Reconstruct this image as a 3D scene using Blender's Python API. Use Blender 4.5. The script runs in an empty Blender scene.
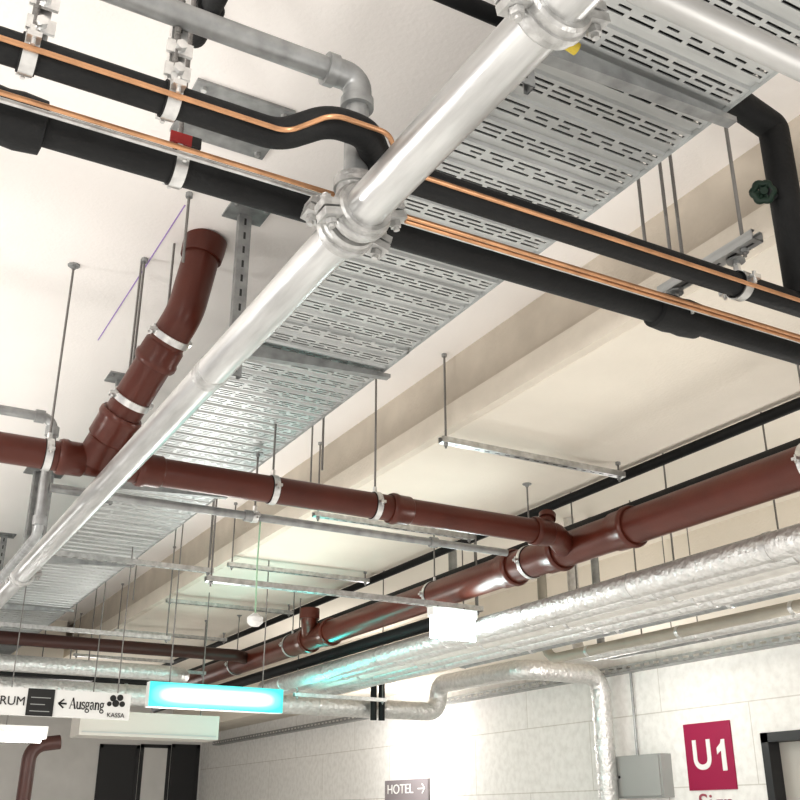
import bpy, math, random
from mathutils import Vector, Matrix
random.seed(4)
S=bpy.context.scene
COL=S.collection
# ------------------------------------------------------------------ camera
F=1016.0; PITCH=math.radians(22.5); YAW=math.radians(29.0); CZ=1.6
cd=bpy.data.cameras.new("camera"); cam=bpy.data.objects.new("camera",cd); COL.objects.link(cam)
cd.sensor_width=36; cd.lens=F/800*36; cd.clip_start=.05; cd.clip_end=200
cam.location=(0,0,CZ); cam.rotation_euler=(math.pi/2+PITCH,0,-YAW); S.camera=cam
c_,s_=math.cos(PITCH),math.sin(PITCH); cy,sy=math.cos(YAW),math.sin(YAW)
def ray(px,py):
    u=px-400; w=400-py
    f=F*c_-w*s_; z=F*s_+w*c_
    return Vector((f*sy+u*cy, f*cy-u*sy, z))
def WH(px,py,h):
    r=ray(px,py); t=h/r.z; return Vector((r.x*t,r.y*t,CZ+h))
def WX(px,py,x):
    r=ray(px,py); t=x/r.x; return Vector((x,r.y*t,CZ+r.z*t))
def WY(px,py,y):
    r=ray(px,py); t=y/r.y; return Vector((r.x*t,y,CZ+r.z*t))
ZC=3.8   # ceiling
ZB=3.4   # beam soffit
# ------------------------------------------------------------------ materials
def mat(name,col,rough=.5,metal=0,noise=0,nscale=8,bump=0,bscale=40,col2=None,emit=None,estr=0,stretch=None,detail=6,bdist=.01):
    m=bpy.data.materials.new(name); m.use_nodes=True
    nt=m.node_tree; b=nt.nodes["Principled BSDF"]
    b.inputs["Base Color"].default_value=(*col,1); b.inputs["Roughness"].default_value=rough; b.inputs["Metallic"].default_value=metal
    tc=nt.nodes.new("ShaderNodeNewGeometry"); src=tc.outputs["Position"]
    if stretch:
        mp=nt.nodes.new("ShaderNodeMapping"); mp.inputs["Scale"].default_value=stretch
        nt.links.new(src,mp.inputs["Vector"]); src=mp.outputs["Vector"]
    if noise or col2:
        n=nt.nodes.new("ShaderNodeTexNoise"); n.inputs["Scale"].default_value=nscale; n.inputs["Detail"].default_value=detail
        nt.links.new(src,n.inputs["Vector"])
        r=nt.nodes.new("ShaderNodeValToRGB"); nt.links.new(n.outputs["Fac"],r.inputs["Fac"])
        c2=col2 or tuple(max(0,x*(1-noise)) for x in col)
        r.color_ramp.elements[0].position=.3; r.color_ramp.elements[1].position=.7
        r.color_ramp.elements[0].color=(*c2,1); r.color_ramp.elements[1].color=(*col,1)
        nt.links.new(r.outputs["Color"],b.inputs["Base Color"])
    if bump:
        n2=nt.nodes.new("ShaderNodeTexNoise"); n2.inputs["Scale"].default_value=bscale; n2.inputs["Detail"].default_value=3
        nt.links.new(src,n2.inputs["Vector"])
        bp=nt.nodes.new("ShaderNodeBump"); bp.inputs["Strength"].default_value=bump; bp.inputs["Distance"].default_value=bdist
        nt.links.new(n2.outputs["Fac"],bp.inputs["Height"]); nt.links.new(bp.outputs["Normal"],b.inputs["Normal"])
    if emit:
        b.inputs["Emission Color"].default_value=(*emit,1); b.inputs["Emission Strength"].default_value=estr
    return m
M_ceil=mat("ceiling_plaster",(.95,.915,.885),.9,noise=.04,nscale=1.3,bump=.15,bscale=60)
M_ceil2=mat("cream_ceiling_plaster",(.80,.745,.665),.9,noise=.06,nscale=1.3,bump=.15,bscale=60)
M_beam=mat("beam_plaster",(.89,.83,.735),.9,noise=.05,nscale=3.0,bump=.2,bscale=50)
M_lip=mat("shaded_beam_side_plaster",(.64,.575,.49),.9,noise=.14,nscale=5.0,bump=.3,bscale=50)  # darker beam plaster, the side face's shade put into the colour
M_lip2=mat("shaded_beam_ledge_plaster",(.80,.735,.64),.9,noise=.10,nscale=5.0,bump=.3,bscale=50)  # mid tone of the beam plaster, shade painted on the ledge
M_floor=mat("floor_concrete",(.55,.54,.52),.7,noise=.2,nscale=2)
M_far=mat("far_wall_paint",(.80,.79,.77),.9,noise=.12,nscale=2)
M_galv=mat("galvanised_steel",(.72,.725,.72),.34,.85,noise=.34,nscale=30,bump=.06,bscale=90,stretch=(1,.12,1))
M_galvd=mat("dull_galvanised_steel",(.44,.45,.45),.45,.6,noise=.35,nscale=20)
M_galvm=mat("satin_galvanised_steel",(.56,.56,.55),.5,.5,noise=.2,nscale=30,stretch=(.12,1,1))
M_tray=mat("tray_zinc",(.62,.635,.63),.40,.65,noise=.18,nscale=5,stretch=(1,4,1))
M_foil=mat("aluminium_foil_cladding",(.80,.79,.775),.40,.8,noise=.20,nscale=30,bump=1.0,bscale=34,bdist=.012)
M_white=mat("white_plastic_jacket",(.72,.70,.66),.5,.2,noise=.15,nscale=12,bump=.4,bscale=24)
M_beige=mat("beige_jacket",(.44,.41,.35),.5,.1,noise=.2,nscale=5)
M_black=mat("black_rubber_insulation",(.009,.010,.011),.65,noise=.4,nscale=20,bump=.2,bscale=80)
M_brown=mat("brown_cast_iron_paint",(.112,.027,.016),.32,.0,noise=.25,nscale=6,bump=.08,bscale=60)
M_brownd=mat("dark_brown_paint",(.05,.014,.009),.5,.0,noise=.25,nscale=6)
M_copper=mat("copper",(.74,.42,.24),.34,.8,noise=.3,nscale=20)
M_rod=mat("threaded_rod_steel",(.28,.27,.26),.5,.6,bump=.9,bscale=300,stretch=(.01,.01,1))
M_steel=mat("bright_clamp_steel",(.80,.80,.79),.28,.85,noise=.25,nscale=40)
M_rubber=mat("dark_rubber",(.02,.02,.02),.7)
M_green=mat("green_handwheel",(.006,.025,.014),.5)
M_yellow=mat("yellow_cap",(.55,.42,.05),.5)
M_dark=mat("dark_metal",(.03,.03,.032),.5)
M_filler=mat("slot_filler_grey",(.035,.035,.037),.6)
M_signw=mat("sign_white",(.78,.78,.76),.5)
M_signb=mat("sign_black",(.02,.02,.02),.5)
M_mag=mat("magenta_sign",(.32,.008,.065),.6)
M_hot=mat("mauve_sign",(.24,.215,.225),.7)
M_red=mat("dark_red_paint",(.34,.08,.11),.5)
M_tag=mat("red_tag",(.4,.03,.03),.5)
M_grey=mat("grey_enclosure",(.36,.37,.36),.5)
M_unit=mat("grey_beige_unit_paint",(.48,.455,.415),.5)
M_exitw=mat("exit_white_glow",(.9,1,1),.4,emit=(.85,1,.99),estr=14)
M_tube=mat("fluorescent_glow",(1,1,1),.4,emit=(1,.98,.94),estr=9)
M_purple=mat("purple_chalk",(.42,.30,.60),.9)
M_cordg=mat("green_white_cord",(.35,.55,.38),.6)
def exitmat():
    m=mat("exit_green_glow",(.05,.3,.3),.4); nt=m.node_tree; b=nt.nodes["Principled BSDF"]
    tc=nt.nodes.new("ShaderNodeTexCoord"); mp=nt.nodes.new("ShaderNodeMapping"); mp.inputs["Location"].default_value=(-1,0,-1); mp.inputs["Scale"].default_value=(2,0,2)
    nt.links.new(tc.outputs["Generated"],mp.inputs["Vector"]); sp=nt.nodes.new("ShaderNodeSeparateXYZ"); nt.links.new(mp.outputs[0],sp.inputs[0])
    def mth(op,a,bv=None,v=None):
        n=nt.nodes.new("ShaderNodeMath"); n.operation=op; nt.links.new(a,n.inputs[0])
        if bv is not None: nt.links.new(bv,n.inputs[1])
        if v is not None: n.inputs[1].default_value=v
        return n.outputs[0]
    x=mth('POWER',mth('ABSOLUTE',sp.outputs["X"]),v=7); z=mth('POWER',mth('ABSOLUTE',sp.outputs["Z"]),v=2.4)
    f=mth('ADD',x,z)
    r=nt.nodes.new("ShaderNodeValToRGB"); nt.links.new(f,r.inputs["Fac"])
    e=r.color_ramp.elements; e[0].position=.08; e[0].color=(.80,1,1,1); e[1].position=.95; e[1].color=(.015,.36,.33,1)
    k=e.new(.40); k.color=(.16,.85,.80,1)
    nt.links.new(r.outputs["Color"],b.inputs["Emission Color"]); b.inputs["Emission Strength"].default_value=1.6
    return m
M_exit=exitmat()
def wallmat():
    m=bpy.data.materials.new("block_wall"); m.use_nodes=True; nt=m.node_tree; b=nt.nodes["Principled BSDF"]
    b.inputs["Roughness"].default_value=.9
    g=nt.nodes.new("ShaderNodeNewGeometry"); sp=nt.nodes.new("ShaderNodeSeparateXYZ"); cb=nt.nodes.new("ShaderNodeCombineXYZ")
    nt.links.new(g.outputs["Position"],sp.inputs[0]); nt.links.new(sp.outputs["Y"],cb.inputs["X"]); nt.links.new(sp.outputs["Z"],cb.inputs["Y"])
    br=nt.nodes.new("ShaderNodeTexBrick"); nt.links.new(cb.outputs[0],br.inputs["Vector"])
    br.inputs["Color1"].default_value=(.86,.85,.825,1); br.inputs["Color2"].default_value=(.83,.82,.795,1); br.inputs["Mortar"].default_value=(.64,.62,.58,1)
    br.inputs["Scale"].default_value=1; br.inputs["Mortar Size"].default_value=.005; br.inputs["Brick Width"].default_value=2.0; br.inputs["Row Height"].default_value=.62
    br.offset=.5
    n=nt.nodes.new("ShaderNodeTexNoise"); n.inputs["Scale"].default_value=14; n.inputs["Detail"].default_value=8; nt.links.new(g.outputs["Position"],n.inputs["Vector"])
    r=nt.nodes.new("ShaderNodeValToRGB"); r.color_ramp.elements[0].position=.30; r.color_ramp.elements[0].color=(.88,.875,.87,1); r.color_ramp.elements[1].position=.6
    nt.links.new(n.outputs["Fac"],r.inputs["Fac"])
    mx=nt.nodes.new("ShaderNodeMix"); mx.data_type='RGBA'; mx.blend_type='MULTIPLY'; mx.inputs[0].default_value=1
    nt.links.new(br.outputs["Color"],mx.inputs[6]); nt.links.new(r.outputs["Color"],mx.inputs[7]); nt.links.new(mx.outputs[2],b.inputs["Base Color"])
    return m
M_wall=wallmat()
# ------------------------------------------------------------------ mesh builder
def fillet(pts,rad,n=7):
    pts=[Vector(p) for p in pts]
    if rad<=0 or len(pts)<3: return pts
    out=[pts[0]]
    for i in range(1,len(pts)-1):
        a,b,c=pts[i-1],pts[i],pts[i+1]
        d1=(a-b); d2=(c-b); l1,l2=d1.length,d2.length; d1.normalize(); d2.normalize()
        ang=math.pi-d1.angle(d2)
        d=min(rad*math.tan(ang/2),l1*.49,l2*.49)
        p0=b+d1*d; p1=b+d2*d
        w=math.cos(ang/2)
        for k in range(n+1):
            t=k/n; B0=(1-t)**2; B1=2*t*(1-t)*w; B2=t*t
            out.append((p0*B0+b*B1+p1*B2)/(B0+B1+B2))
    out.append(pts[-1]); return out
class MB:
    def __init__(s): s.v=[]; s.f=[]; s.mi=[]
    def quad(s,a,b,c,d,m=0):
        n=len(s.v); s.v+= [Vector(a),Vector(b),Vector(c),Vector(d)]; s.f.append((n,n+1,n+2,n+3)); s.mi.append(m); return s
    def box(s,c,size,rot=None,m=0):
        c=Vector(c); n=len(s.v); hx,hy,hz=[x/2 for x in size]
        R=rot or Matrix.Identity(3)
        for x in(-hx,hx):
            for y in(-hy,hy):
                for z in(-hz,hz): s.v.append(c+R@Vector((x,y,z)))
        for q in((0,1,3,2),(4,6,7,5),(0,4,5,1),(2,3,7,6),(0,2,6,4),(1,5,7,3)):
            s.f.append(tuple(n+i for i in q)); s.mi.append(m)
        return s
    def bb(s,lo,hi,m=0):
        lo=Vector(lo);hi=Vector(hi); return s.box((lo+hi)/2,hi-lo,m=m)
    def rings(s,cs,ts,rs,seg=24,caps=True,m=0):
        n0=len(s.v); T=ts[0].normalized(); up=Vector((0,0,1)) if abs(T.z)<.9 else Vector((1,0,0))
        N=(up-T*up.dot(T)).normalized(); prev=T
        for c,t,r in zip(cs,ts,rs):
            t=t.normalized(); N=(prev.rotation_difference(t)@N); N=(N-t*N.dot(t)).normalized(); prev=t; Bn=t.cross(N)
            for k in range(seg):
                a=2*math.pi*k/seg; s.v.append(c+(N*math.cos(a)+Bn*math.sin(a))*r)
        L=len(cs)
        for i in range(L-1):
            for k in range(seg):
                k2=(k+1)%seg
                s.f.append((n0+i*seg+k,n0+(i+1)*seg+k,n0+(i+1)*seg+k2,n0+i*seg+k2)[::-1]); s.mi.append(m)
        if caps:
            s.f.append(tuple(n0+k for k in range(seg))[::-1]); s.mi.append(m)
            s.f.append(tuple(n0+(L-1)*seg+k for k in range(seg))); s.mi.append(m)
        return s
    def tube(s,pts,r,fil=0,seg=24,m=0,n=7,caps=True):
        p=fillet(pts,fil,n); q=[p[0]]
        for x in p[1:]:
            if (x-q[-1]).length>1e-5: q.append(x)
        p=q; ts=[]
        for i in range(len(p)):
            a=p[max(0,i-1)]; b=p[min(len(p)-1,i+1)]
            t1=(p[i]-a); t2=(b-p[i])
            t=(t1.normalized() if t1.length>0 else Vector())+(t2.normalized() if t2.length>0 else Vector()); ts.append(t)
        return s.rings(p,ts,[r]*len(p),seg,caps,m)
    def lathe(s,prof,o,ax,seg=28,m=0,caps=False):
        o=Vector(o); ax=Vector(ax).normalized()
        return s.rings([o+ax*a for a,_ in prof],[ax]*len(prof),[r for _,r in prof],seg,caps,m)
    def cyl(s,a,b,r,seg=16,m=0): return s.tube([a,b],r,seg=seg,m=m)
    def build(s,name,mats,parent=None,smooth=True,origin=None):
        if not isinstance(mats,(list,tuple)): mats=[mats]
        if origin is None:
            lo=Vector([min(v[i] for v in s.v) for i in range(3)]); hi=Vector([max(v[i] for v in s.v) for i in range(3)])
            origin=(lo+hi)/2
        me=bpy.data.meshes.new(name); o=Vector(origin)
        me.from_pydata([tuple(v-o) for v in s.v],[],s.f)
        for m in mats: me.materials.append(m)
        for p,i in zip(me.polygons,s.mi): p.material_index=i; p.use_smooth=smooth
        me.validate(); me.update()
        if smooth: me.set_sharp_from_angle(angle=math.radians(38))
        ob=bpy.data.objects.new(name,me); COL.objects.link(ob)
        ob["_o"]=list(o)
        if parent is not None:
            ob.parent=parent; ob.location=o-Vector(parent["_o"])
        else: ob.location=o
        return ob
def empty(name,loc):
    e=bpy.data.objects.new(name,None); e.empty_display_size=.05; e.location=loc; COL.objects.link(e); e["_o"]=list(loc); return e
def top(o,label,cat,group=None):
    o["label"]=label; o["category"]=cat
    if group: o["group"]=group
    return o
def struct(o): o["kind"]="structure"; return o
def text(s,size,loc,rot,m,parent,name="lettering",ext=.002,align='LEFT',sx=1,bold=0,sp=1):
    cu=bpy.data.curves.new(name,'FONT'); cu.body=s; cu.size=size; cu.extrude=ext; cu.align_x=align; cu.align_y='CENTER'; cu.offset=bold; cu.space_character=sp
    t=bpy.data.objects.new("tmp",cu); COL.objects.link(t); bpy.context.view_layer.update()
    me=bpy.data.meshes.new_from_object(t.evaluated_get(bpy.context.evaluated_depsgraph_get()))
    bpy.data.objects.remove(t); me.materials.clear(); me.materials.append(m)
    o=bpy.data.objects.new(name,me); COL.objects.link(o)
    o.rotation_euler=rot; o.scale=(sx,1,1)
    o.parent=parent; o.location=Vector(loc)-Vector(parent["_o"]); o["_o"]=list(loc); return o
# ------------------------------------------------------------------ room shell
XW=6.5; YF=19.4
struct(MB().bb((-7,-4,-.1),(XW,YF,0)).build("floor",M_floor,smooth=False))
struct(MB().bb((-7,-4,ZC),(XW+.2,YF+.2,ZC+.2)).build("ceiling",M_ceil,smooth=False))
dw=WX(763,745,XW); DOOR_Y=dw.y; DOOR_TOP=WX(765,733,XW).z
b=MB(); b.bb((XW,DOOR_Y,0),(XW+.2,YF,ZC)); b.bb((XW,DOOR_Y-1.3,DOOR_TOP),(XW+.2,DOOR_Y,ZC)); b.bb((XW,-4,0),(XW+.2,DOOR_Y-1.3,ZC))
struct(b.build("wall_right",M_wall,smooth=False))
struct(MB().bb((-7,YF,0),(XW,YF+.2,ZC)).build("wall_far",M_far,smooth=False))
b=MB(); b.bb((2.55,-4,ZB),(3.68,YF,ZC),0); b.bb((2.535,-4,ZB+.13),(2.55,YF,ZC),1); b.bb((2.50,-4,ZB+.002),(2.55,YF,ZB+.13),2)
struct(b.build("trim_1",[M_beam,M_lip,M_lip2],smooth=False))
b=MB(); b.bb((3.68,-4,ZC-.05),(5.9,YF,ZC)); struct(b.build("trim_6",M_ceil2,smooth=False))
b=MB(); b.bb((5.9,-4,3.1),(XW,YF,ZC)); struct(b.build("trim_2",M_beam,smooth=False))
b=MB(); b.bb((-7,12.6,3.25),(2.45,13.2,ZC)); struct(b.build("trim_5",M_beam,smooth=False))
# right door
b=MB(); 
b.bb((XW-.02,DOOR_Y-.07,0),(XW+.14,DOOR_Y,DOOR_TOP)); b.bb((XW-.02,DOOR_Y-1.3,DOOR_TOP-.07),(XW+.14,DOOR_Y,DOOR_TOP)); b.bb((XW-.02,DOOR_Y-1.3,0),(XW+.14,DOOR_Y-1.23,DOOR_TOP))
d=struct(b.build("door_1",M_dark,smooth=False))
MB().bb((XW+.1,DOOR_Y-1.23,0),(XW+.13,DOOR_Y-.07,DOOR_TOP-.07)).build("door_leaf",M_unit,d,False)
MB().cyl((XW+.06,DOOR_Y-.16,1.05),(XW+.06,DOOR_Y-.3,1.05),.012).build("door_handle",M_steel,d)
def fardoor(n,x0px,x1px,ytop,m):
    a=WY(x0px,ytop,YF); c=WY(x1px,ytop,YF)
    b=MB(); t=.06
    b.bb((a.x,YF-.03,0),(a.x+t,YF,a.z)); b.bb((c.x-t,YF-.03,0),(c.x,YF,a.z)); b.bb((a.x,YF-.03,a.z-t),(c.x,YF,a.z))
    o=struct(b.build("door_%d"%n,M_dark,smooth=False))
    MB().bb((a.x+t,YF-.02,0),(c.x-t,YF-.005,a.z-t)).build("door_leaf",m,o,False)
fardoor(2,100,140,744,M_dark); fardoor(3,172,200,744,M_dark); fardoor(4,141,171,744,M_far)

# ------------------------------------------------------------------ galvanised sprinkler main
GX=.825; GZ=2.8; GR=.047
g=MB().tube([(GX,-1,GZ),(GX,14,GZ)],GR,seg=40).build("sprinkler_main_pipe",M_galv)
top(g,"thick galvanised steel sprinkler pipe with grooved couplings","pipe")
def coupling(o,ax,r,parent,name="grooved_coupling",m=M_galvd,side=None):
    ax=Vector(ax).normalized(); b=MB(); o=Vector(o)
    w=.028
    b.lathe([(-w,r),(-w,r*1.22),(-w*.8,r*1.32),(-w*.3,r*1.32),(-w*.25,r*1.42),(w*.25,r*1.42),(w*.3,r*1.32),(w*.8,r*1.32),(w,r*1.22),(w,r)],o,ax,36)
    sd=Vector(side) if side else Vector((0,0,1)).cross(ax)
    sd.normalize(); nn=ax.cross(sd)
    R=Matrix((sd,ax,nn)).transposed()
    for sgn in(1,-1):
        c=o+sd*sgn*(r*1.42+.012)
        for q in(1,-1): b.box(c+nn*q*.011,(.04,.045,.017),R)
        b.cyl(c-nn*.04,c+nn*.04,.007,10); b.cyl(c+nn*.02,c+nn*.032,.013,6); b.cyl(c-nn*.02,c-nn*.034,.013,6)
    return b.build(name,m,parent)
M_cpl=mat("coupling_cast_zinc",(.62,.62,.61),.42,.7,noise=.4,nscale=30,bump=.3,bscale=80)
RY=1.69
coupling((GX,RY-.032,GZ),(0,1,0),GR,g,side=(1,0,.25),m=M_cpl)
coupling((GX,RY+.038,GZ),(0,1,0),GR*1.03,g,side=(1,0,-.25),m=M_cpl)
b=MB()
b.lathe([(0,GR*.9),(.075,GR*.9),(.075,GR*1.02),(.10,GR*1.02),(.10,.031)],(GX,RY,GZ),(0,0,1),30)
b.build("tee_outlet",M_cpl,g)
coupling((GX,.985,GZ),(0,1,0),GR,g,side=(1,0,.2),m=M_cpl)
b=MB(); b.cyl((GX+.055,1.03,GZ-.005),(GX+.083,1.03,GZ-.012),.011,12); b.build("drain_plug",M_yellow,g)
MB().lathe([(-.03,GR),(-.028,GR*1.05),(.028,GR*1.05),(.03,GR)],(GX,2.62,GZ),(0,1,0),32).build("pipe_sleeve",M_cpl,g)
coupling((GX,5.6,GZ),(0,1,0),GR,g,side=(1,0,.2),m=M_cpl)
HZ=CZ+1.575
r=MB().tube([(-2.2,RY,HZ),(GX,RY,HZ),(GX,RY,GZ+.1)],.027,.04,28).build("sprinkler_feed_pipe",M_galvd)
top(r,"grey galvanised steel pipe bending down into the sprinkler main","pipe")
b=MB()
b.tube([(GX-.07,RY,HZ),(GX,RY,HZ),(GX,RY,HZ-.07)],.033,.04,28)
b.lathe([(-.012,.027),(-.012,.038),(.012,.038),(.012,.027)],(GX-.07,RY,HZ),(1,0,0)); b.lathe([(-.012,.027),(-.012,.038),(.012,.038),(.012,.027)],(GX,RY,HZ-.07),(0,0,1))
b.build("elbow_fitting",M_galvd,r)
br=MB().tube([(GX+GR,.90,GZ+.02),(3.0,.90,GZ+.02)],.025,seg=28).build("sprinkler_branch_pipe",M_galvm)
top(br,"light galvanised branch pipe crossing under the cable tray","pipe")
# ------------------------------------------------------------------ black insulated pipes
BZ=CZ+1.36; BY1=1.92; BY2=1.70
bl=MB().tube([(-2.2,BY1,BZ),(2.9,BY1,BZ)],.039,seg=28).build("insulated_pipe",M_black)
top(bl,"straight black foam-insulated pipe with taped coupling bulges","insulated pipe")
for cx,kk in ((WH(6,108,1.36).x,1.12),(WH(668,320,1.36).x,1)):
    MB().lathe([(-.085,.039),(-.08,.052*kk),(-.03,.056*kk),(.0,.053*kk),(.03,.056*kk),(.08,.052*kk),(.085,.039)],(cx,BY1,BZ),(1,0,0)).build("insulation_collar",M_black,bl)
xj0=WH(280,135,1.36).x; xj1=WH(385,165,1.36).x
bu=MB().tube([(-2.2,BY2,BZ),(xj0,BY2,BZ),(xj0+.07,BY2-.10,BZ),(xj1-.09,BY2-.10,BZ),(xj1,BY2,BZ),(2.9,BY2,BZ)],.034,.07,28).build("insulated_pipe",M_black)
top(bu,"black foam-insulated pipe with a sideways offset bend around the riser","insulated pipe")
def copper(dy,dz,jog,lab,r=.0058):
    z=BZ+dz
    if jog: pts=[(-2.2,BY2+dy,z),(xj0+.0,BY2+dy,z),(xj0+.06,BY2-.10+dy,z),(xj1-.06,BY2-.10+dy,z),(xj1+.03,BY2+dy,z),(2.9,BY2+dy,z)]
    else: pts=[(-2.2,BY2+dy,z),(2.9,BY2+dy,z)]
    return top(MB().tube(pts,r,.05,14).build("copper_pipe",M_copper),lab,"copper pipe")
copper(-.045,-.02,True,"thin bare copper line following the offset black pipe")
copper(.075,-.05,False,"thin bare copper line running between the two black pipes")
x0=WH(405,205,1.36).x
top(MB().tube([(x0,BY2+.098,BZ-.046),(2.9,BY2+.098,BZ-.046)],.006,0,12).build("copper_pipe",M_copper),"second thin copper line paired beside the first","copper pipe")
top(MB().tube([(-2.2,BY2+.125,BZ-.030),(2.9,BY2+.125,BZ-.030)],.006,0,12).build("thin_metal_line",M_galv),"thin silver line running beside the copper line","metal tube")
p=WH(205,20,1.95)
o=MB().tube([(p.x,p.y-.5,p.z),(p.x,p.y+.10,p.z),(p.x,p.y+.10,ZC)],.028,.04,22).build("insulated_pipe",M_black); top(o,"black insulated pipe turning up into the ceiling","insulated pipe")
MB().lathe([(-.03,.028),(-.03,.037),(.03,.037),(.03,.028)],(p.x,p.y-.02,p.z),(0,1,0)).build("insulation_collar",M_black,o)
p=WH(462,2,2.0)
o=MB().tube([(p.x-.08,p.y,p.z),(p.x+.16,p.y,p.z),(p.x+.16,p.y,ZC)],.024,.04,22).build("insulated_pipe",M_black); top(o,"short black insulated pipe elbow beside the cable tray","insulated pipe")
VX=2.25; VY=1.69
vb=MB().tube([(VX,VY,BZ+.02),(VX,VY,CZ+1.97),(VX-.42,VY,CZ+2.08),(VX-.5,VY,ZC)],.045,.02,26).build("insulated_drop_pipe",M_black)
top(vb,"black insulated vertical pipe with green handwheel valve","insulated pipe")
hw=WY(763,192,VY)
b=MB(); b.cyl((VX-.02,VY,hw.z),(hw.x,VY,hw.z),.010); b.lathe([(-.012,.005),(-.012,.02),(.012,.02),(.012,.005)],(hw.x+.02,VY,hw.z),(1,0,0))
b.build("valve_stem",M_dark,vb)
b=MB(); R=.028; ax=Vector((-.6,-.8,-.2)).normalized(); o=Vector((hw.x,VY,hw.z)); sd=ax.cross(Vector((0,0,1))).normalized(); up=sd.cross(ax)
ringp=[o+(sd*math.cos(a)+up*math.sin(a))*R*(1+.10*math.cos(6*a)) for a in [2*math.pi*k/48 for k in range(49)]]
b.tube(ringp,.010,seg=10)
for k in range(3):
    a=math.pi*k/3; dd=(sd*math.cos(a)+up*math.sin(a))*R; b.cyl(o-dd,o+dd,.006,8)
b.cyl(o-ax*.012,o+ax*.012,.012,10)
b.build("handwheel",M_green,vb)
# ------------------------------------------------------------------ cable tray
TX0,TX1=1.20,1.72; TZ=CZ+1.645; MOD=.10
def tray_mesh(n):
    b=MB(); W=TX1-TX0
    for i in range(n):
        y0=i*MOD
        def flat(a,c,z=0,z2=None): b.quad((0,a,z),(W,a,z),(W,c,z if z2 is None else z2),(0,c,z if z2 is None else z2))
        def slots(y,off,sl=.060,w=.008,gap=.016):
            y1=y+w; cur=0; x=.012+off
            while x<W-.02:
                e=min(x+sl,W-.012)
                if e-x>.012:
                    b.quad((cur,y,0),(x,y,0),(x,y1,0),(cur,y1,0)); cur=e
                    b.quad((x,y,0),(e,y,0),(e,y,.004),(x,y,.004)); b.quad((e,y1,0),(x,y1,0),(x,y1,.004),(e,y1,.004))
                x=e+gap
            b.quad((cur,y,0),(W,y,0),(W,y1,0),(cur,y1,0))
        y=y0
        slots(y,0,.075); flat(y+.008,y+.019)
        if i%2: slots(y+.019,.015,.055,.007,.014)
        else: slots(y+.019,.04,.035,.007,.035)
        flat(y+.026,y+.038); slots(y+.038,.0,.070); flat(y+.046,y+.058)
        flat(y+.058,y+.062,0,.009); flat(y+.062,y+.084,.009,.009); flat(y+.084,y+.088,.009,0); flat(y+.088,y+MOD)
        for X in(0,W):
            b.quad((X,y,-.010),(X,y+MOD,-.010),(X,y+MOD,.018),(X,y,.018)); b.quad((X,y,.03),(X,y+MOD,.03),(X,y+MOD,.06),(X,y,.06))
            for k in range(2):
                q=MOD/2; ya=y+k*q; b.quad((X,ya,.018),(X,ya+.01,.018),(X,ya+.01,.03),(X,ya,.03)); b.quad((X,ya+q-.01,.018),(X,ya+q,.018),(X,ya+q,.03),(X,ya+q-.01,.03))
    return b
seg=30*MOD
y=.05; first=None; k=0
while y<13:
    if first is None:
        first=tray_mesh(30).build("cable_tray",M_tray,smooth=False,origin=(0,0,0)); o=first
    else:
        o=first.copy(); COL.objects.link(o)
    o.location=(TX0,y,TZ+(.0 if k%2 else .003))
    top(o,"perforated galvanised cable tray section with ribbed slotted base","cable tray","cable tray run")
    y+=seg-.02; k+=1
rc=.0165
c0=None
for i in range(14):  # filler cables added above the tray base so its slots read dark
    x=TX0+.03+i*.0355
    if c0 is None:
        c0=MB().tube([(x,.0,TZ+.020+rc),(x,12.5,TZ+.020+rc)],rc,seg=10).build("slot_filler_cable",M_filler); o=c0
    else:
        o=c0.copy(); COL.objects.link(o); o.location=(x,6.25,TZ+.020+rc)
    top(o,"dark grey filler cable added in the tray to darken its slots","cable","filler cables added in the tray")
def channel(b,p0,p1,w=.04,d=.04,openv=(0,0,-1),slots=False):
    p0=Vector(p0);p1=Vector(p1); a=(p1-p0); L=a.length; a.normalize(); o=Vector(openv).normalized(); s=a.cross(o).normalized()
    R=Matrix((a,s,o)).transposed(); c=(p0+p1)/2; t=.003
    prof=[(-w/2+.012,d/2),(-w/2,d/2),(-w/2,-d/2),(w/2,-d/2),(w/2,d/2),(w/2-.012,d/2),(w/2-.012,d/2-t),(w/2-t,d/2-t),(w/2-t,-d/2+t),(-w/2+t,-d/2+t),(-w/2+t,d/2-t),(-w/2+.012,d/2-t)]
    n=len(b.v); N=len(prof)
    for e in(-L/2,L/2):
        for (u,v) in prof: b.v.append(c+R@Vector((e,u,v)))
    for i in range(N):
        j=(i+1)%N; b.f.append((n+i,n+j,n+N+j,n+N+i)); b.mi.append(0)
    if slots:
        k=int(L/.06)
        for i in range(k):
            cc=c+a*(L*((i+.5)/k-.5))-o*(d/2+.0004); h=(a*.015,s*.0045)
            b.quad(cc-h[0]-h[1],cc+h[0]-h[1],cc+h[0]+h[1],cc-h[0]+h[1],m=1)
def slotted(b,p0,p1,w,s_dir,pitch=.05,sl=.028,sw=.010):
    p0=Vector(p0);p1=Vector(p1);a=p1-p0;L=a.length;a.normalize();s=Vector(s_dir).normalized()
    n=max(1,int(L/pitch)); pt=L/n
    def q(t0,t1,w0,w1): b.quad(p0+a*t0+s*w0,p0+a*t1+s*w0,p0+a*t1+s*w1,p0+a*t0+s*w1)
    for i in range(n):
        t=i*pt; g=(pt-sl)/2
        q(t,t+pt,-w/2,-sw/2); q(t,t+pt,sw/2,w/2); q(t,t+g,-sw/2,sw/2); q(t+pt-g,t+pt,-sw/2,sw/2)
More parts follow.
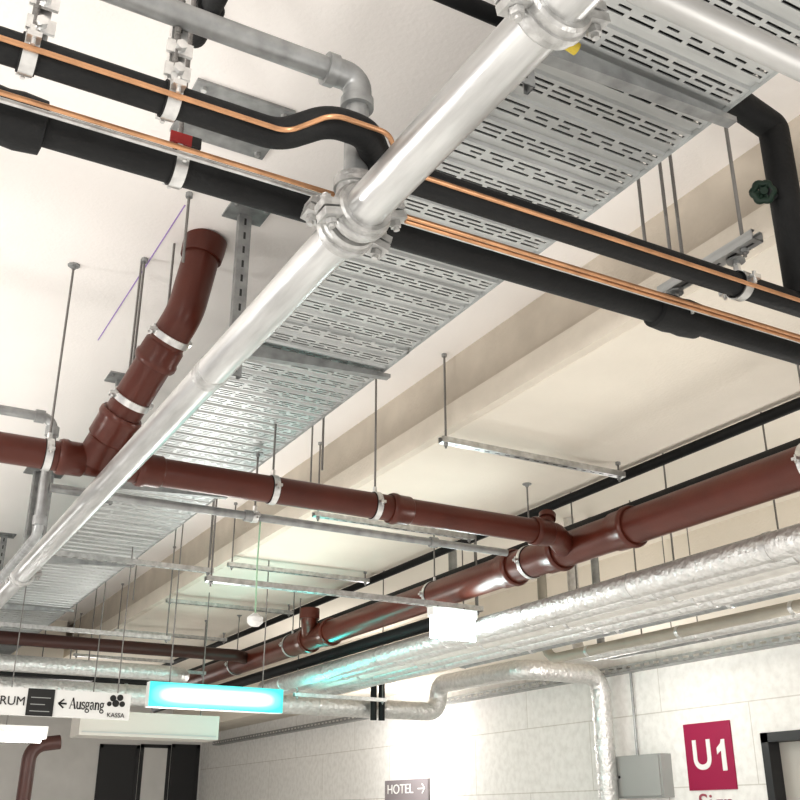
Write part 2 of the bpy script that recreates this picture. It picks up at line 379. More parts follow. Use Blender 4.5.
for y in (1.43,3.25,5.1,6.95,8.8,10.6):
    e=empty("tray_bracket",(1.12,y,ZC)); top(e,"galvanised ceiling bracket with cantilever arm under the cable tray","bracket","cable tray brackets")
    b=MB(); channel(b,(1.12,y+.03,ZC-.008),(1.12,y+.03,TZ-.14),.05,.03,(0,1,0),True); b.build("post",[M_galvd,M_dark],e,False)
    b=MB(); b.box((1.12,y,ZC-.004),(.16,.14,.008)); b.build("base_plate",M_galvd,e,False)
    for q in(-.06,.06): MB().cyl((1.12+q,y-.045,ZC-.02),(1.12+q,y-.045,ZC-.008),.009,6).build("bolt",M_galvd,e,False)
    b=MB(); z0=TZ-.011
    n=len(b.v); 
    for yy in(y-.016,y+.016):
        b.v+=[Vector((1.11,yy,z0)),Vector((1.75,yy,z0)),Vector((1.75,yy,z0-.015)),Vector((1.11,yy,z0-.055))]
    for f in((0,1,2,3),(7,6,5,4),(0,4,5,1),(3,2,6,7),(1,5,6,2),(0,3,7,4)): b.f.append(tuple(n+i for i in f)); b.mi.append(0)
    b.build("cantilever_arm",M_galvd,e,False)
# ------------------------------------------------------------------ generic hangers
def hanger(p,r,axis,ztop,label,cat="pipe hanger",group="pipe hangers",rodr=.005,m=M_steel):
    p=Vector(p); e=empty("pipe_hanger",p); top(e,label,cat,group)
    b=MB(); ax=Vector(axis).normalized(); w=.014
    b.lathe([(-w,r),(-w,r+.006),(w,r+.006),(w,r)],p,ax,32)
    sd=Vector((0,0,1)).cross(ax).normalized(); R=Matrix((sd,ax,Vector((0,0,1)))).transposed()
    for q in(1,-1):
        b.box(p+sd*q*(r+.016),(.026,.026,.012),R); b.cyl(p+sd*q*(r+.018)+Vector((0,0,-.018)),p+sd*q*(r+.018)+Vector((0,0,.018)),.005,8)
    b.cyl(p+Vector((0,0,r+.004)),p+Vector((0,0,r+.03)),.011,6)
    b.build("clamp_ring",m,e)
    b=MB(); b.lathe([(-w-.003,r*.999),(-w-.003,r+.003),(w+.003,r+.003),(w+.003,r*.999)],p,ax,32); b.build("rubber_liner",M_rubber,e)
    MB().cyl(p+Vector((0,0,r+.01)),(p.x,p.y,ztop),rodr,10).build("threaded_rod",M_rod,e)
    b=MB(); b.lathe([(-.02,.001),(-.02,.010),(-.006,.010),(-.006,.026),(0,.026)],(p.x,p.y,ztop),(0,0,1),10); b.build("anchor_plate",M_galvd,e,False)
    return e
LB="galvanised clamp holding black insulated pipe on a threaded rod"
for px,py in((30,50),(172,98)):
    p=WH(px,py,1.36); hanger((p.x,BY2,BZ),.036,(1,0,0),ZC,LB,group="black pipe hangers",rodr=.007)
TPX=1.99
hanger((TPX+.02,BY2,BZ),.036,(1,0,0),CZ+1.44,LB,group="black pipe hangers",rodr=.007)
hanger((TPX-.0,BY1,BZ),.04,(1,0,0),CZ+1.44,LB,group="black pipe hangers",rodr=.007)
p=WH(188,150,1.36)
e=hanger((p.x,BY1,BZ),.04,(1,0,0),ZC,"galvanised clamp with small red and black tag on its rod",group="black pipe hangers",rodr=.006)
b=MB(); b.box((p.x,BY1-.008,BZ+.075),(.05,.006,.028),m=0); b.box((p.x+.036,BY1-.008,BZ+.075),(.022,.007,.028),m=1); b.build("tag",[M_tag,M_signb],e,False)
def trapeze(p0,p1,ztop0,ztop1,label,group="strut trapezes",w=.041,d=.03,rods=True,inset=.03):
    p0=Vector(p0);p1=Vector(p1); e=empty("strut_trapeze",(p0+p1)/2); top(e,label,"strut hanger",group)
    b=MB(); channel(b,p0,p1,w,d,(0,0,1),True) 
    a=(p1-p0).normalized()
    b.build("strut_channel",[M_galv,M_dark],e,False)
    for pp,zt in((p0+a*inset,ztop0),(p1-a*inset,ztop1)):
        b=MB(); b.cyl(pp+Vector((0,0,-d/2-.025)),(pp.x,pp.y,zt),.0055,10); b.build("threaded_rod",M_rod,e)
        b=MB(); b.cyl(pp+Vector((0,0,-d/2-.014)),pp+Vector((0,0,-d/2-.002)),.012,6); b.build("nut",M_galvd,e)
        b=MB(); b.cyl((pp.x,pp.y,zt-.015),(pp.x,pp.y,zt),.014,8); b.build("ceiling_anchor",M_galvd,e)
    return e
LT="galvanised slotted strut channel hung on two threaded rods"
trapeze((TPX,1.60,CZ+1.46),(TPX,1.97,CZ+1.46),ZC,ZC,"short strut channel on rods carrying the black pipes",inset=.05)
for yy in (4.0,5.5,7.0,8.5,10.2,12):
    trapeze((2.445,yy,CZ+1.73),(3.60,yy,CZ+1.73),ZC,ZB,LT)
e=trapeze((1.72,5.27,CZ+1.21),(3.5,5.27,CZ+1.21),ZC,ZB,"long slotted strut rail carrying a glowing exit lamp")
trapeze((.95,6.3,CZ+1.5),(2.1,6.3,CZ+1.5),ZC,ZC,LT)
trapeze((1.9,9.6,CZ+1.3),(3.2,9.6,CZ+1.3),ZC,ZB,LT)
trapeze((.2,7.8,CZ+1.30),(2.3,7.8,CZ+1.30),ZC,ZC,LT)
trapeze((.0,10.4,CZ+1.40),(2.3,10.4,CZ+1.40),ZC,ZC,LT)
def loose_rod(px,py,h,ztop,lab="single threaded rod hanging from the ceiling"):
    p=WH(px,py,h); e=empty("threaded_rod_hanger",(p.x,p.y,ztop)); top(e,lab,"threaded rod","loose threaded rods")
    MB().cyl((p.x,p.y,p.z),(p.x,p.y,ztop),.0055,10).build("threaded_rod",M_rod,e)
    b=MB(); b.cyl((p.x,p.y,ztop-.02),(p.x,p.y,ztop),.014,6); b.build("anchor_nut",M_galvd,e)
for px,py,h in((646,252,1.62),(683,262,1.55),(183,262,1.9),(133,366,1.7),(322,470,1.5)): loose_rod(px,py,h,ZC)
for px,py,h in((310,500,1.7),(210,560,1.7),(133,600,1.7)): loose_rod(px,py,h,ZC)
for x,y_ in((4.2,5.2),(4.2,6.4),(4.9,5.4),(4.6,7.2),(4.1,4.2),(4.4,3.7)):
    e=empty("threaded_rod_hanger",(x,y_,ZC)); top(e,"single threaded rod hanging above the foil pipes","threaded rod","loose threaded rods")
    MB().cyl((x,y_,CZ+1.15),(x,y_,ZC-.05),.0055,10).build("threaded_rod",M_rod,e)
# ------------------------------------------------------------------ brown drain pipes
def socket(o,ax,r,parent,L=.11,k=1.14):
    b=MB(); R=r*k
    b.lathe([(-L/2,r),(-L/2,R),(-L/2+.012,R*1.07),(-L/2+.03,R*1.07),(-L/2+.04,R),(L/2-.01,R*.99),(L/2,r)],o,ax,36)
    return b.build("pipe_socket",M_brown,parent)
DZ=CZ+1.34; CY=4.0; CR=.060; RX=3.36; RR=.089
cp=MB().tube([(-3.5,CY,DZ),(RX-.25,CY,DZ),(RX-.02,CY+.2,DZ)],CR,.12,36).build("cross_drain_pipe",M_brown)
top(cp,"brown painted drain pipe crossing below the cable tray","drain pipe")
for px,py in((150,470),(70,460),(395,512),(520,540)):
    p=WH(px,py,1.34); socket((p.x,CY,DZ),(1,0,0),CR,cp)
rp=MB().tube([(RX,-1,DZ),(RX,11.0,DZ)],RR,.25,40).build("main_drain_pipe",M_brown)
top(rp,"thick brown painted drain pipe running beside the foil-clad pipes","drain pipe")
for yy in (CY-.25,CY+.32,CY+.75,7.2,7.6): socket((RX,yy,DZ),(0,1,0),RR,rp,.14,1.12)
b=MB(); b.tube([(RX,7.55,DZ),(RX-.12,7.3,DZ+.12),(RX-.12,7.3,DZ+.18)],.065,.1,28); b.lathe([(-.04,.065),(-.04,.078),(.04,.078),(.04,.065)],(RX-.12,7.3,DZ+.15),(0,0,1)); b.build("branch_fitting",M_brown,rp)
b=MB(); q=Vector((RX-.30,CY,DZ)); dq=Vector((.35,.3,1)).normalized(); b.cyl(q,q+dq*.115,.034,24); b.lathe([(0,.034),(0,.044),(.028,.044),(.028,.001)],q+dq*.09,dq); b.build("cleanout_stub",M_brown,cp)
jx=WH(97,457,1.34).x
BR=.074
A=Vector((jx,CY,DZ)); B=Vector((.995,3.55,CZ+1.86)); T=Vector((1.045,3.53,ZC-.02))
sb=MB().tube([A,B,T],BR,.16,36,n=6).build("branch_drain_pipe",M_brown)
top(sb,"brown drain branch pipe dropping from the ceiling into the cross pipe","drain pipe")
d1=(B-A).normalized()
socket(A+d1*.17,-d1,BR,sb,.13,1.13); socket(A+d1*.52,d1,BR,sb,.1,1.12)
b=MB(); b.lathe([(-.07,BR),(-.07,BR*1.13),(-.03,BR*1.18),(.018,BR*1.18),(.018,BR*.9)],T,(T-B),36); b.build("ceiling_collar",M_brown,sb)
LH="steel clamp with threaded rod carrying the brown drain pipe"
for px,py in((47,455),(275,488),(371,508)):
    p=WH(px,py,1.34); hanger((p.x,CY,DZ),CR,(1,0,0),ZC if p.x<2.4 else ZB,LH,group="brown pipe hangers")
for yy in (2.6,CY+.55,5.6,7.9,9.2):
    hanger((RX,yy,DZ),RR,(0,1,0),ZB,LH,group="brown pipe hangers")
def ringclamp(o,ax,r,rodto):
    e=empty("pipe_hanger",o); top(e,"steel clamp on the slanted brown branch with threaded rod","pipe hanger","brown pipe hangers")
    b=MB(); b.lathe([(-.014,r),(-.014,r+.007),(.014,r+.007),(.014,r)],o,ax,32)
    sd=Vector((0,0,1)).cross(ax).normalized()
    for q in(1,-1): b.box(Vector(o)+sd*q*(r+.015),(.03,.03,.014)); b.cyl(Vector(o)+sd*q*(r+.015)-ax*.02,Vector(o)+sd*q*(r+.015)+ax*.02,.006,8)
    b.build("clamp_ring",M_steel,e)
    MB().cyl(Vector(o)+Vector((-.02,0,r+.005)),(o[0]-.02,o[1],rodto),.005,10).build("threaded_rod",M_rod,e)
ringclamp(A+d1*.30,d1,BR,ZC); ringclamp(A+d1*.60,d1,BR,ZC)
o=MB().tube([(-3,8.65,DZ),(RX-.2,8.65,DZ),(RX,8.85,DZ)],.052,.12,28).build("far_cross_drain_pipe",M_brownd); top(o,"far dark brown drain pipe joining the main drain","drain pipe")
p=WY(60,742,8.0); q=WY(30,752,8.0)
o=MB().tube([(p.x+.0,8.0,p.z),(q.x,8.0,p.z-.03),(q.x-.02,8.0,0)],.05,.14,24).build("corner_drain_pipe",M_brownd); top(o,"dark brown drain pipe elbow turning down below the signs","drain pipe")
# ------------------------------------------------------------------ black pipes along beam
o=MB().tube([(3.705,-1,3.375),(3.705,13,3.375)],.028,0,20).build("insulated_pipe",M_black); top(o,"slim black insulated pipe running along the beam edge","insulated pipe")
o=MB().tube([(3.60,-1,CZ+1.51),(3.60,12.5,CZ+1.51)],.055,0,24).build("insulated_pipe",M_black); top(o,"black insulated pipe tucked above the thick brown pipe","insulated pipe")
o=MB().tube([(3.57,5.6,CZ+1.24),(3.57,12.5,CZ+1.24)],.045,.1,24).build("insulated_pipe",M_black); top(o,"black insulated pipe beside the far end of the brown pipe","insulated pipe")
o=MB().tube([(-3,11.3,CZ+1.40),(3.5,11.3,CZ+1.40)],.09,0,24).build("insulated_pipe",M_black); top(o,"thick black insulated pipe crossing at the far end","insulated pipe")
o=MB().tube([(-3,10.0,CZ+1.12),(2.9,10.0,CZ+1.12)],.05,0,24).build("steel_pipe",M_galvd); top(o,"dull steel pipe crossing near the far end","pipe")
o=MB().tube([(-3,9.75,CZ+1.22),(3.0,9.75,CZ+1.22)],.035,0,20).build("insulated_pipe",M_black); top(o,"slim black insulated pipe crossing above foil pipes","insulated pipe")
b=MB(); b.bb((-3,10.55,CZ+1.30),(2.4,10.95,CZ+1.305)); b.bb((-3,10.55,CZ+1.305),(2.4,10.56,CZ+1.37)); b.bb((-3,10.94,CZ+1.305),(2.4,10.95,CZ+1.37))
o=b.build("cross_cable_tray",M_dark,smooth=False); top(o,"dark cable tray crossing at the far end","cable tray")
b=MB(); b.bb((-4,11.7,CZ+1.3),(2.3,12.2,CZ+1.60)); o=b.build("ventilation_duct",M_galvd,smooth=False); top(o,"dull rectangular sheet metal ventilation duct","duct")
for i in range(6):
    x=-3.5+i*1.1; MB().bb((x-.015,11.68,CZ+1.28),(x+.015,12.22,CZ+1.62)).build("duct_flange",M_galvd,o,False)
for x in(-1.5,.5,2.1): MB().cyl((x,11.95,CZ+1.60),(x,11.95,ZC),.006,8).build("suspension_rod",M_rod,o)
# ------------------------------------------------------------------ foil clad pipes
def yp(x,z,r,y0,y1,m,lab,name="foil_clad_pipe",up=False):
    pts=[(x,y0,z),(x,y1,z)]
    if up: pts.append((x,y1,ZC-.05))
    o=MB().tube(pts,r,.14,36).build(name,m); top(o,lab,"insulated pipe")
    y=y0+.4
    while y<y1-.2:
        if y>1.5: MB().lathe([(-.014,r),(-.014,r+.004),(.014,r+.004),(.014,r)],(x,y,z),(0,1,0),28).build("metal_band",M_steel,o)
        y+=.9
p=WH(800,539,1.10); xa=p.x
yp(xa,CZ+1.10,.064,-1,8.85,M_foil,"aluminium foil clad pipe beside the brown pipe")
yp(xa+.155,CZ+1.10,.056,-1,8.8,M_foil,"foil clad pipe in the middle of the bundle")
yp(xa+.295,CZ+1.10,.050,-1,8.8,M_white,"white jacketed insulated pipe in the foil pipe bundle","white_jacket_pipe")
yp(xa+.43,CZ+1.095,.048,-1,8.8,M_foil,"foil clad pipe beside the white jacketed pipe")
yp(xa+.56,CZ+1.085,.042,-1,8.8,M_foil,"slim foil clad pipe at the wall side of the bundle")
yp(xa+.68,CZ+1.085,.034,-1,6.7,M_galvd,"slim grey steel pipe at the wall side of the bundle","grey_pipe",True)
p=WH(800,606,1.10)
yp(p.x,CZ+1.10,.036,-1,6.2,M_beige,"slim beige jacketed pipe running near the block wall","beige_jacket_pipe",True)
yp(p.x+.14,CZ+1.10,.042,-1,6.0,M_foil,"slim foil clad pipe running near the block wall","foil_clad_pipe",True)
yp(p.x+.28,CZ+1.10,.030,-1,5.9,M_galvd,"slim grey pipe nearest the block wall","grey_pipe",True)
trapeze((3.52,8.2,CZ+.985),(4.4,8.2,CZ+.985),ZC-.05,ZC-.05,"strut trapeze carrying the foil clad pipes")
WXp=6.28; WYp=WX(600,680,WXp).y; WZp=WX(595,676,WXp).z
a=WY(55,691,9.0); c=WY(450,704,9.0)
XC=WY(438,690,9.0).x
o=MB().tube([(a.x-1.5,9.0,a.z),(XC,9.0,a.z),(XC,9.0,WZp+.02),(XC,WYp,WZp),(WXp,WYp,WZp),(WXp,WYp,0)],.088,.16,32).build("wall_drop_pipe",M_foil)
top(o,"foil wrapped pipe run bending across to the wall and dropping down","insulated pipe")
for z in (2.7,2.45,2.2,1.95,1.6,1.1,.6): MB().lathe([(-.012,.088),(-.012,.094),(.012,.094),(.012,.088)],(WXp,WYp,z),(0,0,1)).build("metal_band",M_steel,o)
for x in (2.3,3.2,4.1,4.8): MB().lathe([(-.012,.088),(-.012,.094),(.012,.094),(.012,.088)],(x,9.0,a.z),(1,0,0)).build("metal_band",M_steel,o)
o=MB().tube([(a.x-1.5,9.3,a.z+.24),(2.9,9.3,a.z+.24),(3.0,9.9,a.z+.24)],.07,.2,28).build("cross_foil_pipe",M_foil); top(o,"second foil clad pipe crossing above the exit lamp","insulated pipe")
for i,px in enumerate((366,374,)):
    q=WY(px,690,9.0); 
    o=MB().tube([(q.x,8.84,a.z+.35),(q.x,8.84,a.z-.12)],.03,0,20).build("drop_stub",M_black); top(o,"short vertical black insulated pipe stub at the crossing","pipe stub","pipe stubs")
o=MB().tube([(-2.5,4.34,CZ+1.62),(.68,4.34,CZ+1.62),(.68,4.34,CZ+1.10),(.68,5.4,CZ+1.10)],.021,.05,22).build("steel_drop_pipe",M_galvd)
top(o,"thin galvanised pipe turning down past the brown pipe","pipe")
for P,ax in(((.62,4.34,CZ+1.62),(1,0,0)),((.68,4.34,CZ+1.56),(0,0,1)),((.68,4.34,CZ+1.16),(0,0,1))):
    MB().lathe([(-.02,.021),(-.02,.029),(.02,.029),(.02,.021)],P,ax).build("pipe_fitting",M_galvd,o)
o=MB().tube([(.705,4.34,CZ+1.31),(3.05,4.34,CZ+1.31)],.019,.05,22).build("steel_conduit_pipe",M_galvd)
top(o,"thin galvanised pipe running below the brown pipe","pipe")
for P,ax in(((1.6,4.34,CZ+1.31),(1,0,0)),((2.6,4.34,CZ+1.31),(1,0,0))):
    MB().lathe([(-.02,.019),(-.02,.027),(.02,.027),(.02,.019)],P,ax).build("pipe_fitting",M_galvd,o)
hanger((1.63,4.34,CZ+1.31),.022,(1,0,0),TZ-.02,"small clamp with rod holding the thin steel pipe",group="thin pipe hangers")
dx=1.66; dzz=CZ+.835
e=empty("hanging_detector",(dx,4.34,dzz)); top(e,"white round detector hanging on a green and white cord","detector")
MB().tube([(dx,4.34,CZ+1.29),(dx-.004,4.34,CZ+1.1),(dx,4.34,dzz+.02)],.004,.1,8).build("cord",M_cordg,e)
b=MB(); b.lathe([(-.03,.004),(-.028,.02),(-.012,.036),(.01,.036),(.022,.022),(.03,.008)],(dx,4.34,dzz),(0,0,1),24,caps=True); b.build("detector_body",M_signw,e)
p=WH(22,580,1.45)
e=empty("ceiling_post",(p.x,p.y,ZC)); top(e,"short galvanised channel post bolted to the ceiling","bracket")
b=MB(); channel(b,(p.x,p.y,ZC),(p.x,p.y,p.z),.05,.03,(0,-1,0)); b.build("post",M_galvd,e,False)
b=MB(); b.box((p.x,p.y,ZC-.004),(.16,.16,.008)); b.build("base_plate",M_galvd,e,False)
p=WH(232,120,2.2)
e=empty("ceiling_plate",(p.x,p.y,ZC)); top(e,"flat galvanised plate bolted to the ceiling above the black pipes","mounting plate")
b=MB(); b.box((p.x,p.y,ZC-.005),(.34,.30,.01)); b.build("plate",M_galvd,e,False)
for i in(-1,1):
    for j in(-1,1): MB().cyl((p.x+i*.14,p.y+j*.12,ZC-.022),(p.x+i*.14,p.y+j*.12,ZC-.01),.011,6).build("bolt",M_steel,e,False)
for px in(36,176):
    x=WH(px,55 if px<100 else 98,1.36).x
    e=empty("strap_hanger",(x,BY2,ZC)); top(e,"shiny slotted steel hanger strap with bolts above the black pipe","hanger","strap hangers")
    b=MB(); channel(b,(x,BY2+.02,ZC),(x,BY2+.02,BZ+.05),.034,.02,(0,1,0),True); b.build("strap",[M_steel,M_dark],e,False)
    for z in(BZ+.075,BZ+.135):
        b=MB(); b.box((x,BY2-.002,z),(.055,.008,.032)); b.cyl((x,BY2-.02,z),(x,BY2,z),.012,6); b.build("bolt_plate",M_steel,e,False)
a1=WH(185,205,2.2); a2=WH(98,340,2.2); a1.z=a2.z=ZC-.001
dd=(a2-a1); R=Matrix.Rotation(math.atan2(dd.y,dd.x),3,'Z')
struct(MB().box((a1+a2)/2,(dd.length,.005,.002),R).build("trim_3",M_purple,smooth=False))
# ------------------------------------------------------------------ wall-side items
z=WX(700,655,XW).z
b=MB(); b.bb((XW-.14,4.5,z-.052),(XW-.02,YF-1,z-.048))
slotted(b,(XW-.14,4.5,z-.02),(XW-.14,YF-1,z-.02),.06,(0,0,1),.12,.07,.02)
o=b.build("wall_cable_tray",M_galvd,smooth=False); top(o,"narrow perforated cable tray fixed along the block wall","cable tray")
tl=WX(684,726,XW); brr=WX(738,788,XW)
zc=(WX(711,722,XW).z+WX(711,790,XW).z)/2; hh=WX(711,722,XW).z-WX(711,790,XW).z; wy=tl.y-brr.y; yc=(tl.y+brr.y)/2
sg=MB().box((XW-.006,yc,zc),(.012,wy,hh)).build("level_sign",M_mag,smooth=False); top(sg,"magenta square level sign with white U1 lettering","sign")
ROTW=(math.pi/2,0,-math.pi/2)
text("U",hh*.62,(XW-.014,yc+wy*.14,zc),ROTW,M_signw,sg,align='CENTER',sx=1.0,bold=.006)
H=hh*.46; y1=yc-wy*.27
b=MB(); n=0
pr=[(.0,-H/2),(.048,-H/2),(.048,H/2),(.010,H/2),(-.0,H/2-.03),(-.045,H/2-.065),(-.045,H/2-.115),(.0,H/2-.085)]
for xx in(XW-.016,XW-.012):
    for (u,v) in pr: b.v.append(Vector((xx,y1-u,zc+v)))
N=len(pr); b.f.append(tuple(range(N))); b.mi.append(0)
for i in range(N): b.f.append((i,(i+1)%N,N+(i+1)%N,N+i)); b.mi.append(0)
b.build("lettering",M_signw,sg,False)
t=WX(716,806,XW)
sg2=MB().box((XW-.002,yc,t.z-.1),(.004,.5,.3)).build("wall_lettering_panel",M_signw,smooth=False); top(sg2,"white wall panel with dark red lettering below the level sign","sign")
text("Sign",.19,(XW-.006,yc-.02,t.z+.02),ROTW,M_red,sg2,align='CENTER',sx=1.3)
a=WX(387,781,XW); c=WX(430,779,XW); zt=a.z; hh=.33
hs=MB().box((XW-.015,(a.y+c.y)/2,zt-hh/2),(.03,a.y-c.y,hh)).build("hotel_sign",M_hot,smooth=False); top(hs,"mauve grey direction sign reading HOTEL with an arrow","sign")
W=a.y-c.y
text("HOTEL",.155,(XW-.033,a.y-.06*W,zt-.11),ROTW,M_signw,hs,sx=W*.66/.52)
b=MB(); ya=a.y-W*.78; za=zt-.11
b.bb((XW-.035,ya-W*.15,za-.007),(XW-.031,ya,za+.007))
for q in(1,-1): b.box((XW-.033,ya-W*.125,za+q*.026),(.004,.085,.014),Matrix.Rotation(q*math.radians(40),3,'X'))
b.build("arrow",M_signw,hs,False)
a=WX(626,757,XW); c=WX(671,757,XW); zb=WX(650,798,XW).z
o=MB().bb((XW-.12,c.y,zb),(XW,a.y,a.z)).build("electrical_box",M_grey,smooth=False); top(o,"grey electrical enclosure mounted on the block wall","electrical box")
MB().bb((XW-.135,c.y+.015,zb+.015),(XW-.12,a.y-.015,a.z-.015)).build("lid",M_grey,o,False)
b=MB(); b.cyl((XW-.14,a.y-.05,(a.z+zb)/2),(XW-.135,a.y-.05,(a.z+zb)/2),.012); b.build("lock",M_dark,o)
o=MB().tube([(XW-.03,(a.y+c.y)/2+.1,a.z),(XW-.03,(a.y+c.y)/2+.1,z),(XW-.03,(a.y+c.y)/2+.4,z+.02)],.012,.05,10).build("wall_conduit",M_galvd); top(o,"thin conduit rising from the enclosure to the wall tray","conduit")
# ------------------------------------------------------------------ luminaires and signs
def batten(name,p0,p1,lab,w=.09,h=.06,tr=.02,zc_=ZC):
    p0=Vector(p0);p1=Vector(p1);a=(p1-p0);L=a.length;a.normalize(); sd=a.cross(Vector((0,0,1))).normalized(); R=Matrix((a,sd,Vector((0,0,1)))).transposed(); c=(p0+p1)/2
    o=MB().box(c+Vector((0,0,.02)),(L,w,h*.5),R).build(name,M_signw,smooth=False); top(o,lab,"lamp","fluorescent lamps")
    MB().tube([p0+a*.03-Vector((0,0,.015)),p1-a*.03-Vector((0,0,.015))],tr,0,14).build("lamp_tube",M_tube,o)
    for q in(p0,p1): MB().box(q+a*(.015 if q is p0 else -.015)-Vector((0,0,.01)),(.03,w*.8,.05),R).build("lamp_holder",M_signw,o,False)
    for q in(.2,.8):
        c2=p0+a*L*q; MB().cyl(c2+Vector((0,0,.03)),(c2.x,c2.y,zc_),.004,8).build("suspension_rod",M_rod,o)
p=WX(688,634,5.6); batten("fluorescent_lamp",(5.6,p.y-.20,p.z),(5.6,p.y+.26,p.z),"glowing short batten lamp near the block wall",tr=.03,zc_=ZC-.05)
p=WY(0,732,7.4); q=WY(46,733,7.4); batten("fluorescent_lamp",(p.x-1.0,7.4,p.z),(q.x,7.4,p.z),"glowing fluorescent batten lamp below the direction sign",w=.12,h=.09,tr=.045)
a=WY(150,681,7.0); c=WY(282,712,7.0)
ex=MB().bb((a.x,7.0,c.z-.01),(c.x,7.07,a.z)).build("exit_sign_lamp",M_signw,smooth=False); top(ex,"long glowing turquoise green emergency exit sign lamp","exit sign")
MB().bb((a.x+.002,6.985,c.z-.008),(c.x-.002,7.0,a.z-.002)).build("glowing_panel",M_exit,ex,False)
for q in(.15,.85):
    x=a.x+(c.x-a.x)*q; MB().cyl((x,7.03,a.z),(x,7.03,ZC),.005,8).build("suspension_rod",M_rod,ex)
EXC=Vector(((a.x+c.x)/2,7.0,(a.z+c.z)/2))
a=WY(433,606,5.2); c=WY(478,641,5.2)
ex=MB().bb((a.x,5.2,a.z-.05),(c.x,5.27,a.z)).build("exit_sign_lamp",M_signw,smooth=False); top(ex,"small bright white exit lamp under the strut rail","exit sign")
MB().bb((a.x,5.225,c.z),(c.x,5.24,a.z-.05)).build("glowing_panel",M_exitw,ex,False)
for q in(.2,.8):
    x=a.x+(c.x-a.x)*q; MB().cyl((x,5.25,a.z),(x,5.25,CZ+1.2),.005,8).build("suspension_rod",M_rod,ex)
EX2=Vector(((a.x+c.x)/2,5.1,(a.z+c.z)/2))
YS=6.5
a=WY(-60,686,YS); c=WY(129,718,YS); zt=WY(60,690,YS).z; zb=WY(60,717,YS).z
x1=WY(27,700,YS).x; x2=WY(54,700,YS).x
sg=MB().bb((a.x,YS,zb),(c.x,YS+.03,zt)).build("direction_sign",M_signw,smooth=False); top(sg,"hanging white direction sign reading Ausgang with arrow and black panel","sign")
hh=zt-zb
b=MB(); b.bb((x1,YS-.006,zb),(x2,YS,zt))
for i in range(3):
    zz=zt-.05-i*hh*.25; b.quad((x1+.02,YS-.0065,zz-.003),(x2-.02-(.03 if i%2 else 0),YS-.0065,zz-.003),(x2-.02-(.03 if i%2 else 0),YS-.0065,zz+.002),(x1+.02,YS-.0065,zz+.002),m=1)
b.build("black_panel",[M_signb,M_grey],sg,False)
R0=(math.pi/2,0,0); zm=(zt+zb)/2
text("ZENTRUM",hh*.46,(x1-.008,YS-.003,zm),R0,M_signb,sg,align='RIGHT',ext=.001,sx=.98)
def arc(cx,cy_,rx,ry,a0,a1,n=14): return [(cx+rx*math.cos(math.radians(a0+(a1-a0)*i/n)),cy_+ry*math.sin(math.radians(a0+(a1-a0)*i/n))) for i in range(n+1)]
TK,TN=.145,.06
GL={
'A':(.92,[([(.06,0),(.44,1)],TN),([(.44,1),(.80,0)],TK),([(.20,.34),(.66,.34)],TN),([(-.04,.02),(.18,.02)],.05),([(.64,.02),(.96,.02)],.05)]),
'u':(.74,[([(.14,.66),(.14,.24)]+arc(.33,.22,.19,.20,180,300),TK*.85),([(.44,.05),(.58,.16)],TN),([(.58,.66),(.58,0)],TK),([(.0,.64),(.14,.64)],.05),([(.46,.64),(.58,.64)],.05),([(.58,.02),(.72,.02)],.05)]),
's':(.54,[(arc(.26,.50,.17,.15,40,270,12)+arc(.26,.18,.19,.17,90,-140,12),TK*.75),([(.42,.66),(.42,.50)],.05),([(.07,.20),(.07,.0)],.05)]),
'g':(.66,[(arc(.28,.44,.20,.21,0,360,20),TK*.75),(arc(.30,-.14,.25,.15,0,360,20),TK*.65),([(.16,.26),(.10,.14),(.20,.05),(.44,.02)],TN*1.4),([(.42,.60),(.60,.66)],.08)]),
'a':(.64,[(arc(.27,.48,.18,.18,160,10,10)+[(.45,.12)],TK*.8),(arc(.25,.18,.18,.17,70,300,14),TK*.75),([(.45,.12),(.60,.02)],.07)]),
'n':(.76,[([(.15,.66),(.15,0)],TK),([(.20,.48)]+arc(.38,.42,.20,.22,130,0,10)+[(.58,0)],TK*.85),([(.0,.64),(.15,.64)],.05),([(.02,.02),(.28,.02)],.05),([(.46,.02),(.72,.02)],.05)]),
}
def strokes(word,x,zb_,H,y,total,m,parent):
    W=sum(GL[c][0] for c in word); k=total/(W*H)
    for ch in word:
        w,ss=GL[ch]; b=MB()
        for pts,t in ss:
            P=[Vector((x+px_*H*k,0,zb_+pz*H)) for px_,pz in pts]
            for i in range(len(P)-1):
                d=(P[i+1]-P[i]); 
                if d.length<1e-6: continue
                d.normalize(); nn=Vector((-d.z,0,d.x))*t*H/2; ee=d*t*H*.15
                q=[P[i]-ee-nn,P[i+1]+ee-nn,P[i+1]+ee+nn,P[i]-ee+nn]
                yy=y-.0004*i/10
                b.quad(*[(v.x,yy,v.z) for v in q])
        b.build("lettering",m,parent,False); x+=w*H*k
tw=WY(105,700,YS).x-WY(70,700,YS).x
strokes("Ausgang",WY(70,700,YS).x,zm-hh*.17,hh*.40,YS-.002,tw,M_signb,sg)
b=MB(); ax0=WY(59,700,YS).x; ax1=WY(67,700,YS).x
b.bb((ax0,YS-.004,zm-.005),(ax1,YS-.001,zm+.005))
for q in(1,-1): b.box((ax0+.014,YS-.0025,zm+q*.012),(.04,.003,.009),Matrix.Rotation(-q*math.radians(40),3,'Y'))
b.build("arrow",M_signb,sg,False)
lx=WY(117,700,YS).x
for i,(ddx,ddz,rr) in enumerate(((-.025,.03,.019),(.018,.035,.019),(-.006,.0,.021),(.034,-.002,.017),(-.045,-.004,.014))):
    MB().lathe([(0,.0005),(0,rr),(.003,rr),(.003,rr*.99)],(lx+ddx,YS-.003,zm+ddz+.016),(0,1,0),18,caps=True).build("logo_dot",M_signb,sg)
text("KASSA",hh*.24,(lx,YS-.003,zb+hh*.15),R0,M_signb,sg,align='CENTER',ext=.001)
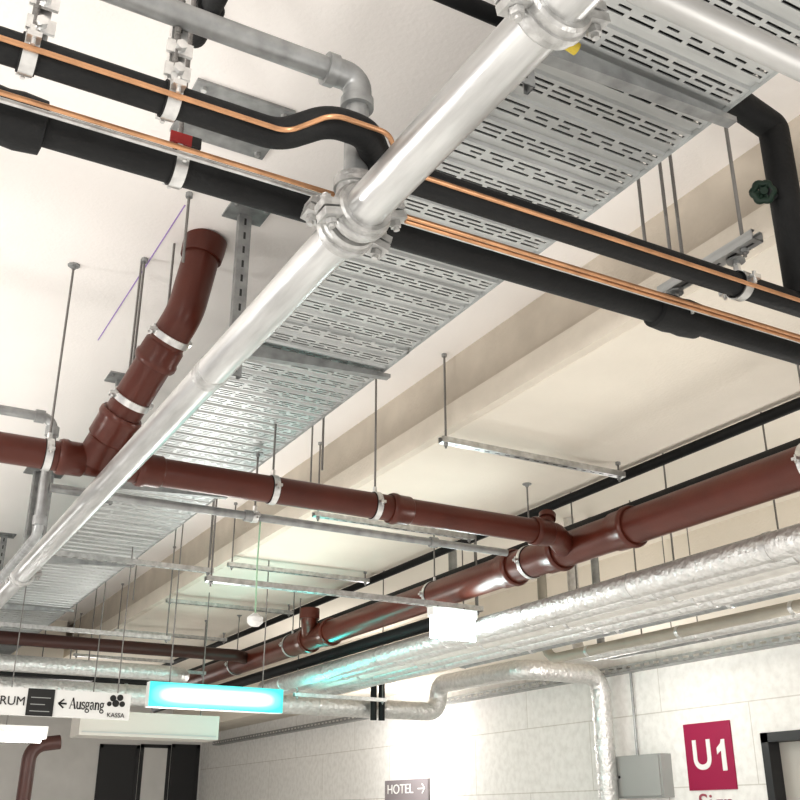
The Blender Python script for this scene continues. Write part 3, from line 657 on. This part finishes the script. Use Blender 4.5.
for x in(a.x+.1,c.x-.08): MB().cyl((x,YS+.015,zt),(x,YS+.015,ZC),.004,8).build("suspension_rod",M_rod,sg)
a=WY(80,722,8.2); c=WY(218,740,8.2)
o=MB().bb((a.x,8.2,c.z),(c.x,8.5,WY(150,713,8.2).z)).build("ventilation_unit",M_unit,smooth=False); top(o,"long grey beige metal housing hung below the pipes","ventilation unit")
MB().bb((a.x+.02,8.19,c.z+.02),(c.x-.02,8.2,c.z+.03)).build("seam",M_grey,o,False)
for q in(.1,.9):
    x=a.x+(c.x-a.x)*q; MB().cyl((x,8.35,c.z+.1),(x,8.35,ZC),.005,8).build("suspension_rod",M_rod,o)
# ------------------------------------------------------------------ lights
def area(loc,rot,size,power,col=(1,.97,.93),sy_=None):
    l=bpy.data.lights.new("unseen_light",'AREA'); l.energy=power; l.size=size; l.color=col
    if sy_: l.shape='RECTANGLE'; l.size_y=sy_
    o=bpy.data.objects.new("unseen_light",l); o.location=loc; o.rotation_euler=rot; COL.objects.link(o)
def point(loc,power,r=.15,col=(1,.97,.93)):
    l=bpy.data.lights.new("unseen_light",'POINT'); l.energy=power; l.shadow_soft_size=r; l.color=col
    o=bpy.data.objects.new("unseen_light",l); o.location=loc; COL.objects.link(o)
point((-1.8,-.5,2.4),145,.2); point((-2.2,4.5,2.3),150,.2); point((1.8,.2,2.0),20,.2)  # unseen fill points added for brightness, no fixtures stand there
point((2.2,6.8,2.0),32,.25); point((4.9,3.2,2.2),52,.2); point((-1,11,2.4),38,.3); point((3,14,2.4),45,.3)  # more unseen fill points along the room
p=WX(428,742,XW); point((5.80,p.y,p.z),64,.2)
p=WX(700,700,XW); point((5.6,p.y,p.z),15,.2)
point(EXC+Vector((.5,.3,.0)),4,.1,(.05,1,.88)); point(EXC+Vector((1.0,.8,.08)),7,.1,(.05,1,.88))
point(EX2,2.5,.1,(.8,1,1))
area((0,4,.3),(math.pi,0,0),9,165,sy_=12)  # unseen upward fill panel near the floor, added to brighten the ceiling
w=bpy.data.worlds.new("world"); S.world=w; w.use_nodes=True
w.node_tree.nodes["Background"].inputs[0].default_value=(1,.97,.95,1); w.node_tree.nodes["Background"].inputs[1].default_value=.70
S.view_settings.view_transform='Standard'
try: S.view_settings.look='Medium High Contrast'
except Exception as ex_: print(ex_)
for o in bpy.data.objects:
    if "_o" in o: del o["_o"]
